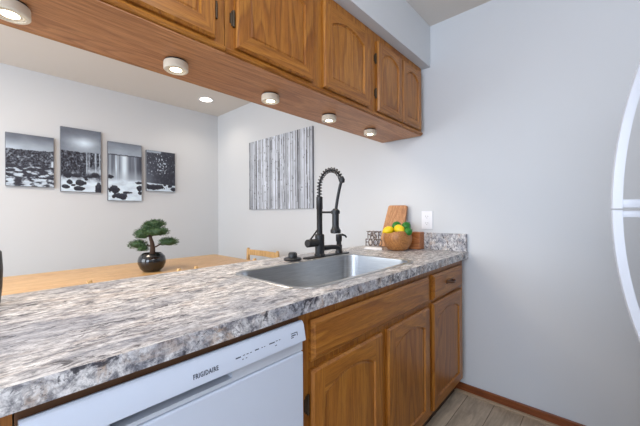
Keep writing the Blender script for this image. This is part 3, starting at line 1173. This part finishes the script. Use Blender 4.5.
# ------------------------------------------------------------------ dining table and chairs
tb = thing('dining_table', (-1.52, 1.87, 0.0), 'pale maple dining table behind the worktop with a bonsai on it', 'table')
TX0, TX1, TY0, TY1 = -2.70, -0.49, 1.405, 2.335
MB().loft([rrect(TX0 + 0.004, TX1 - 0.004, TY0 + 0.004, TY1 - 0.004, 0.05, 0.718), rrect(TX0, TX1, TY0, TY1, 0.05, 0.722),
           rrect(TX0, TX1, TY0, TY1, 0.05, 0.746), rrect(TX0 + 0.004, TX1 - 0.004, TY0 + 0.004, TY1 - 0.004, 0.05, 0.750)]).build('tabletop', M['maple'], tb, smooth=30)
ap = MB()
ap.box(TX0 + 0.10, TX1 - 0.10, TY0 + 0.09, TY0 + 0.11, 0.63, 0.718).box(TX0 + 0.10, TX1 - 0.10, TY1 - 0.11, TY1 - 0.09, 0.63, 0.718)
ap.box(TX0 + 0.09, TX0 + 0.11, TY0 + 0.09, TY1 - 0.09, 0.63, 0.718).box(TX1 - 0.11, TX1 - 0.09, TY0 + 0.09, TY1 - 0.09, 0.63, 0.718)
ap.build('apron', M['maple'], tb)
for x in (TX0 + 0.12, TX1 - 0.12):
    for y in (TY0 + 0.12, TY1 - 0.12):
        MB().loft([rrect(x - 0.022, x + 0.022, y - 0.022, y + 0.022, 0.008, 0.0, 3), rrect(x - 0.034, x + 0.034, y - 0.034, y + 0.034, 0.008, 0.718, 3)]).build('leg', M['maple_v'], tb)


def make_chair():
    """local frame: faces -Y, back posts at y = 0"""
    t = thing('dining_chair', (0, 0, 0), '', 'chair', 'maple dining chairs')
    W = 0.232
    MB().loft([rrect(-W + 0.004, W - 0.004, -0.365, 0.0 - 0.015, 0.04, 0.425), rrect(-W - 0.006, W + 0.006, -0.378, -0.012, 0.045, 0.432),
               rrect(-W - 0.006, W + 0.006, -0.378, -0.012, 0.045, 0.445), rrect(-W + 0.004, W - 0.004, -0.37, -0.02, 0.04, 0.452)]).build('seat', M['maple_v'], t, smooth=30)
    for s in (-1, 1):
        MB().loft([rrect(s * W - 0.013, s * W + 0.013, 0.000, 0.030, 0.006, 0.0, 3), rrect(s * W - 0.016, s * W + 0.016, -0.016, 0.016, 0.006, 0.43, 3),
                   rrect(s * W - 0.014, s * W + 0.014, -0.008, 0.020, 0.006, 0.800, 3), rrect(s * W - 0.010, s * W + 0.010, -0.004, 0.016, 0.006, 0.822, 3)]).build('rear_leg', M['maple_v'], t)
        MB().loft([rrect(s * (W - 0.03) - 0.013, s * (W - 0.03) + 0.013, -0.350, -0.324, 0.006, 0.0, 3), rrect(s * (W - 0.03) - 0.017, s * (W - 0.03) + 0.017, -0.354, -0.320, 0.006, 0.426, 3)]).build('front_leg', M['maple_v'], t)
    n = 12
    for z0, z1, nm in ((0.752, 0.806, 'top_rail'), (0.58, 0.615, 'back_slat')):
        m = MB()
        rings = []
        for i in range(n + 1):
            u = -1 + 2 * i / n
            y = 0.006 + 0.022 * (1 - u * u)
            x = u * (W - 0.012)
            rings.append([(x, y - 0.009, z0), (x, y + 0.009, z0), (x, y + 0.009, z1), (x, y - 0.009, z1)])
        m.loft(rings)
        m.build(nm, M['maple_v'], t, bevel=0.003)
    return t


ch = make_chair()
ch.location = (-0.30, 1.790, 0)
ch.rotation_euler = (0, 0, -PI / 2)
ch['label'] = 'maple dining chair at the right end of the table, its back rail showing'
for x, lab in ((-1.507, 'dining chair tucked in below the bonsai, only pale post tips showing above the worktop'),
               (-0.930, 'dining chair between bonsai and end chair, only pale post tips showing above the worktop')):
    c2 = copy_tree(ch)
    c2.location = (x, 1.350, 0)
    c2.rotation_euler = (0, 0, PI)
    c2['label'] = lab

# ------------------------------------------------------------------ bonsai
BX, BYY, BZ = -1.279, 1.80, 0.750
bo = thing('bonsai_tree', (BX, BYY, BZ), 'small bonsai with flat green pads in a glossy black pot on the table', 'plant')
MB().lathe([(0.052, BZ), (0.058, BZ + 0.004), (0.078, BZ + 0.025), (0.092, BZ + 0.060), (0.093, BZ + 0.082), (0.086, BZ + 0.108), (0.070, BZ + 0.128), (0.064, BZ + 0.133),
            (0.060, BZ + 0.130), (0.060, BZ + 0.120)], BX, BYY, 40).build('pot', M['black_gloss'], bo, smooth=50)
MB().lathe([(0.060, BZ + 0.118), (0.045, BZ + 0.124), (0.01, BZ + 0.127)], BX, BYY, 24).build('soil', M['moss'], bo, smooth=50)
tk = MB()
ax_r = Vector((0.677, -0.736, 0))   # direction that reads as picture right from the kitchen
def bp(a, z, d=0.0):
    return Vector((BX, BYY, BZ)) + ax_r * a + Vector((0.736, 0.677, 0)) * d + Vector((0, 0, z))
tk.tube(catmull([bp(0.004, 0.118), bp(0.006, 0.165), bp(0.002, 0.205), bp(-0.010, 0.245), bp(-0.010, 0.275), bp(0.004, 0.310)], 5), [0.020 - 0.014 * i / 25 for i in range(26)], 9)
tk.build('trunk', M['bark'], bo, smooth=60)
for pts in ([bp(0.004, 0.180), bp(-0.030, 0.186), bp(-0.075, 0.180)], [bp(0.006, 0.172), bp(0.035, 0.182), bp(0.060, 0.196), bp(0.095, 0.198)],
            [bp(-0.010, 0.250), bp(-0.045, 0.262), bp(-0.08, 0.252)], [bp(-0.008, 0.255), bp(0.03, 0.268), bp(0.06, 0.262, 0.02)]):
    MB().tube(catmull(pts, 4), 0.0055, 7).build('branch', M['bark'], bo, smooth=60)


def pad(a, z, d, ra, rz, rd, n, seed):
    rnd = random.Random(seed)
    mb = MB()
    core = bmesh.new()
    bmesh.ops.create_icosphere(core, subdivisions=2, radius=1.0)
    for v in core.verts:
        k = 0.72 + 0.18 * noise.noise(v.co * 2.2 + Vector((seed, 0, 0)))
        q = v.co * k
        v.co = bp(a + q.x * ra, z + q.z * rz, d + q.y * rd)
    mb.merge(core)
    for i in range(n):
        th, ph = rnd.uniform(0, 2 * PI), math.acos(rnd.uniform(-0.75, 1))
        q = Vector((math.cos(th) * math.sin(ph), math.sin(th) * math.sin(ph), math.cos(ph))) * rnd.uniform(0.55, 0.95)
        p = bp(a + q.x * ra, z + q.z * rz, d + q.y * rd)
        out = (ax_r * q.x + Vector((0.736, 0.677, 0)) * q.y + Vector((0, 0, q.z * 0.8 + 0.35)) + Vector((rnd.uniform(-.4, .4), rnd.uniform(-.4, .4), rnd.uniform(-.3, .4)))).normalized()
        sd2 = out.cross(Vector((rnd.uniform(-1, 1), rnd.uniform(-1, 1), rnd.uniform(-1, 1)))).normalized()
        Ln, wd = rnd.uniform(0.009, 0.018), rnd.uniform(0.0012, 0.0022)
        mi = 1 if rnd.random() < 0.35 else 0
        v0, v1, v2 = mb.bm.verts.new(p - sd2 * wd), mb.bm.verts.new(p + sd2 * wd), mb.bm.verts.new(p + out * Ln)
        f = mb.bm.faces.new((v0, v1, v2))
        f.material_index = mi
    return mb.build('foliage_pad', [M['needles'], M['needles_light']], bo, recalc=False)


pad(-0.100, 0.194, 0.0, 0.072, 0.036, 0.055, 900, 1)
pad(-0.055, 0.166, -0.02, 0.042, 0.024, 0.040, 350, 6)
pad(0.118, 0.212, 0.01, 0.074, 0.036, 0.055, 900, 2)
pad(0.042, 0.290, -0.02, 0.098, 0.042, 0.065, 1400, 3)
pad(-0.072, 0.272, 0.01, 0.064, 0.050, 0.055, 900, 4)
pad(-0.018, 0.325, 0.01, 0.064, 0.036, 0.055, 800, 7)
pad(0.022, 0.346, 0.01, 0.078, 0.034, 0.060, 1000, 5)

# ------------------------------------------------------------------ things on the worktop by the right wall
def lean_board():
    t = thing('cutting_board', (-0.09, 0.5, CT), 'tall acacia cutting board leaning on the right wall behind the bowl', 'board')
    mb = MB()
    prof = []
    # outline in (y, z) before leaning: foot .412-.60, head narrower with rounded corners
    out = [(0.418, 0.0), (0.600, 0.0), (0.586, 0.12), (0.566, 0.25)]
    for i in range(7):
        a = i / 6 * PI / 2
        out.append((0.540 + 0.018 * math.cos(a), 0.298 + 0.016 * math.sin(a)))
    for i in range(7):
        a = PI / 2 + i / 6 * PI / 2
        out.append((0.422 + 0.016 * math.cos(a), 0.296 + 0.016 * math.sin(a)))
    out.append((0.412, 0.12))
    def P(y, z, x):
        a = math.radians(12.5)
        return (-0.1075 + x * math.cos(a) + z * math.sin(a), y, CT + 0.004 + z * math.cos(a) - x * math.sin(a))
    mb.loft([[P(y, z, -0.0) for y, z in out], [P(y, z, 0.020) for y, z in out]])
    mb.build('board', M['board'], t, bevel=0.003)
    return t


lean_board()
b2 = thing('cutting_board', (-0.06, 0.33, CT), 'small end-grain wooden block standing right of the fruit bowl', 'board')
mb = MB()
mb.loft([[(-0.098 + dx, y, CT + 0.0005 + z) for dx, y, z in ((0.0, 0.284, 0.0), (0.0, 0.394, 0.0), (0.004, 0.394, 0.118), (0.004, 0.284, 0.118))],
         [(-0.028 + dx, y, CT + 0.0005 + z) for dx, y, z in ((0.0, 0.284, 0.0), (0.0, 0.394, 0.0), (0.004, 0.394, 0.118), (0.004, 0.284, 0.118))]])
mb.build('block', M['board_edge'], b2, bevel=0.004)

WX, WY = -0.212, 0.389
bw = thing('fruit_bowl', (WX, WY, CT), 'round brown wooden bowl holding lemons and limes', 'bowl')
prof = [(0.048, 0.0005), (0.062, 0.004), (0.078, 0.022), (0.092, 0.055), (0.097, 0.085), (0.093, 0.112), (0.088, 0.122), (0.084, 0.118), (0.088, 0.085), (0.083, 0.052), (0.066, 0.026), (0.03, 0.016)]
nn = 48
rings = []
for r, z in prof:
    ring_ = []
    for i in range(nn):
        a = 2 * PI * i / nn
        wv = (0.007 * math.sin(2 * a + 0.6) + 0.006 * math.sin(3 * a + 2.0)) * (z / 0.122) ** 2
        ring_.append((WX + r * math.cos(a) * (1 + 0.02 * math.sin(2 * a)), WY + r * math.sin(a), CT + z + wv))
    rings.append(ring_)
MB().loft(rings).build('bowl', M['bowl'], bw, smooth=50)


def fruit(kind, loc, r, axis, label):
    m = M[kind]
    t = thing(kind, loc, label, 'fruit', kind + 's in the wooden bowl')
    el = 1.28 if kind == 'lemon' else 1.06
    q = Vector((0, 0, 1)).rotation_difference(Vector(axis))
    mb = MB()
    prof = []
    for i in range(15):
        a = -PI / 2 + PI * i / 14
        rr_ = r * math.cos(a)
        z = r * el * math.sin(a)
        if kind == 'lemon' and abs(math.sin(a)) > 0.93:
            z *= 1.07
        prof.append((max(rr_, r * 0.05), z))
    mb.lathe(prof, 0, 0, 20)
    mb.bm.transform(Matrix.Translation(loc) @ q.to_matrix().to_4x4())
    mb.build('skin', m, t, smooth=80)
    mb = MB().lathe([(r * 0.11, r * el * 0.985), (r * 0.10, r * el * 1.05 + 0.001), (r * 0.04, r * el * 1.07 + 0.001)], 0, 0, 10)
    mb.bm.transform(Matrix.Translation(loc) @ q.to_matrix().to_4x4())
    mb.build('stem_end', M['stem'], t, smooth=50)
    return t


fruit('lemon', (WX - 0.022, WY + 0.056, CT + 0.130), 0.031, (0.6, -0.7, 0.2), 'yellow lemon at the left side of the bowl')
fruit('lemon', (WX - 0.030, WY - 0.030, CT + 0.143), 0.031, (0.3, 0.8, 0.3), 'yellow lemon at the middle of the bowl, between the limes')
fruit('lime', (WX + 0.020, WY + 0.016, CT + 0.162), 0.032, (0.8, 0.4, 0.3), 'dark green lime between the two lemons')
fruit('lime', (WX + 0.030, WY - 0.048, CT + 0.160), 0.031, (0.2, -0.6, 0.8), 'bright green lime on top at the right, highest of the fruit')
fruit('lime', (WX - 0.012, WY - 0.082, CT + 0.128), 0.028, (0.5, -0.6, 0.4), 'green lime lowest at the right rim of the bowl')
fruit('lemon', (WX + 0.004, WY + 0.004, CT + 0.062), 0.030, (1, 0.2, 0.1), 'lemon hidden under the other fruit in the bowl')

sg = thing('letter_sign', (-0.255, 0.530, CT), 'small sign of tall grey-brown letters on a white base left of the bowl', 'sign')
sa = math.radians(-75)
MT = Matrix.Translation((-0.286, 0.530, CT)) @ Matrix.Rotation(sa, 4, 'Z')
mb = MB()
b = bmesh.new()
bmesh.ops.create_cube(b, size=1.0)
b.transform(MT @ Matrix.Translation((0, 0, 0.0085)) @ Matrix.Diagonal((0.125, 0.040, 0.016, 1)))
mb.merge(b)
mb.build('base', M['white_wood'], sg, bevel=0.002)
lt = MB()
for body, z in (('FAST', 0.098), ('FOOD', 0.046)):
    b = text_mesh(body, 0.072, 0.004)
    b.transform(MT @ Matrix.Translation((0, 0, z)) @ Matrix.Rotation(PI / 2, 4, 'X') @ Matrix.Diagonal((0.60, 1.0, 1, 1)))
    lt.merge(b)
b = bmesh.new()
bmesh.ops.create_cube(b, size=1.0)
b.transform(MT @ Matrix.Translation((0, 0, 0.0715)) @ Matrix.Diagonal((0.105, 0.006, 0.004, 1)))
lt.merge(b)
b = bmesh.new()
bmesh.ops.create_cube(b, size=1.0)
b.transform(MT @ Matrix.Translation((0, 0, 0.1245)) @ Matrix.Diagonal((0.105, 0.006, 0.004, 1)))
lt.merge(b)
lt.build('letters', M['letter_wood'], sg, recalc=False)

# outlet
ou = thing('wall_outlet', (-0.001, 0.271, 1.115), 'white duplex outlet plate on the right wall above the splash', 'outlet')
MB().box(-0.007, -0.0005, 0.231, 0.311, 1.052, 1.178, 0.0025).build('cover_plate', M['plate'], ou)
for zc in (1.138, 1.092):
    r = MB()
    r.loft([[(-x, 0.271 + 0.017 * math.cos(2 * PI * i / 20), zc + 0.0155 * math.sin(2 * PI * i / 20)) for i in range(20)] for x in (0.0065, 0.0095)])
    rc = r.build('receptacle', M['plate'], ou, smooth=40)
    s2 = MB()
    s2.box(-0.0101, -0.009, 0.2625, 0.2645, zc - 0.001, zc + 0.008).box(-0.0101, -0.009, 0.2775, 0.2795, zc - 0.001, zc + 0.008)
    s2.box(-0.0101, -0.009, 0.2690, 0.2730, zc - 0.010, zc - 0.006)
    s2.build('slots', M['slot'], rc)
MB().tube([(-0.006, 0.271, 1.115), (-0.0085, 0.271, 1.115)], 0.003, 10).build('screw', M['plate'], ou)

# dark rounded canister at the left end of the worktop
cn = thing('black_canister', (-2.168, 0.615, CT), 'dark rounded canister at the left edge of the picture on the worktop', 'canister')
MB().lathe([(0.062, CT + 0.0005), (0.066, CT + 0.004), (0.070, CT + 0.05), (0.0715, CT + 0.10), (0.069, CT + 0.148), (0.062, CT + 0.158)], -2.146, 0.615, 32).build('body', M['black'], cn, smooth=50)
MB().lathe([(0.062, CT + 0.1582), (0.063, CT + 0.166), (0.050, CT + 0.174), (0.014, CT + 0.177), (0.012, CT + 0.188), (0.006, CT + 0.192)], -2.146, 0.615, 32).build('lid', M['black'], cn, smooth=50)

# ------------------------------------------------------------------ refrigerator
fr = thing('refrigerator', (-1.27, -1.08, 0.0), 'white top-freezer refrigerator at the right edge with bowed handles', 'refrigerator')
RX0, RX1, RY = -1.66, -0.893, -0.722
MB().box(RX0 + 0.004, RX1 - 0.004, -1.46, RY - 0.062, 0.02, 1.70, 0.006).build('body', M['appliance'], fr)
MB().box(RX0 + 0.012, RX1 - 0.012, RY - 0.061, RY - 0.054, 0.10, 1.69).build('gasket', M['gasket'], fr)
fz = MB().box(RX0, RX1, RY - 0.053, RY, 1.177, 1.70, 0.006).build('freezer_door', M['appliance'], fr)
fd = MB().box(RX0, RX1, RY - 0.053, RY, 0.10, 1.167, 0.006).build('fridge_door', M['appliance'], fr)
MB().box(RX0 + 0.01, RX1 - 0.01, RY - 0.10, RY - 0.06, 0.0, 0.09).build('toe_grille', M['gasket'], fr)


def bow_handle(z_in, z_out, zb0, zb1, parent):
    """bowed bar furthest from the door at z_in, running back to it at z_out, with a flat bracket at z_in"""
    mb = MB()
    rings = []
    n = 22
    for i in range(n + 1):
        t = i / n
        z = z_in + (z_out - z_in) * t
        yo = -0.657 - 0.064 * (t ** 2.0)
        th = 0.024
        hw = 0.016
        rings.append([(-0.920 - hw, yo - th, z), (-0.920 + hw, yo - th, z), (-0.920 + hw, yo - 0.004, z), (-0.920 + hw - 0.006, yo, z), (-0.920 - hw + 0.006, yo, z), (-0.920 - hw, yo - 0.004, z)])
    mb.loft(rings)
    mb.box(-0.9335, -0.9065, RY + 0.0005, -0.668, zb0, zb1, 0.002)
    return mb.build('handle', M['fridge_plastic'], parent, smooth=35)


bow_handle(1.1745, 1.585, 1.176, 1.199, fz)
bow_handle(1.1695, 0.785, 1.150, 1.168, fd)
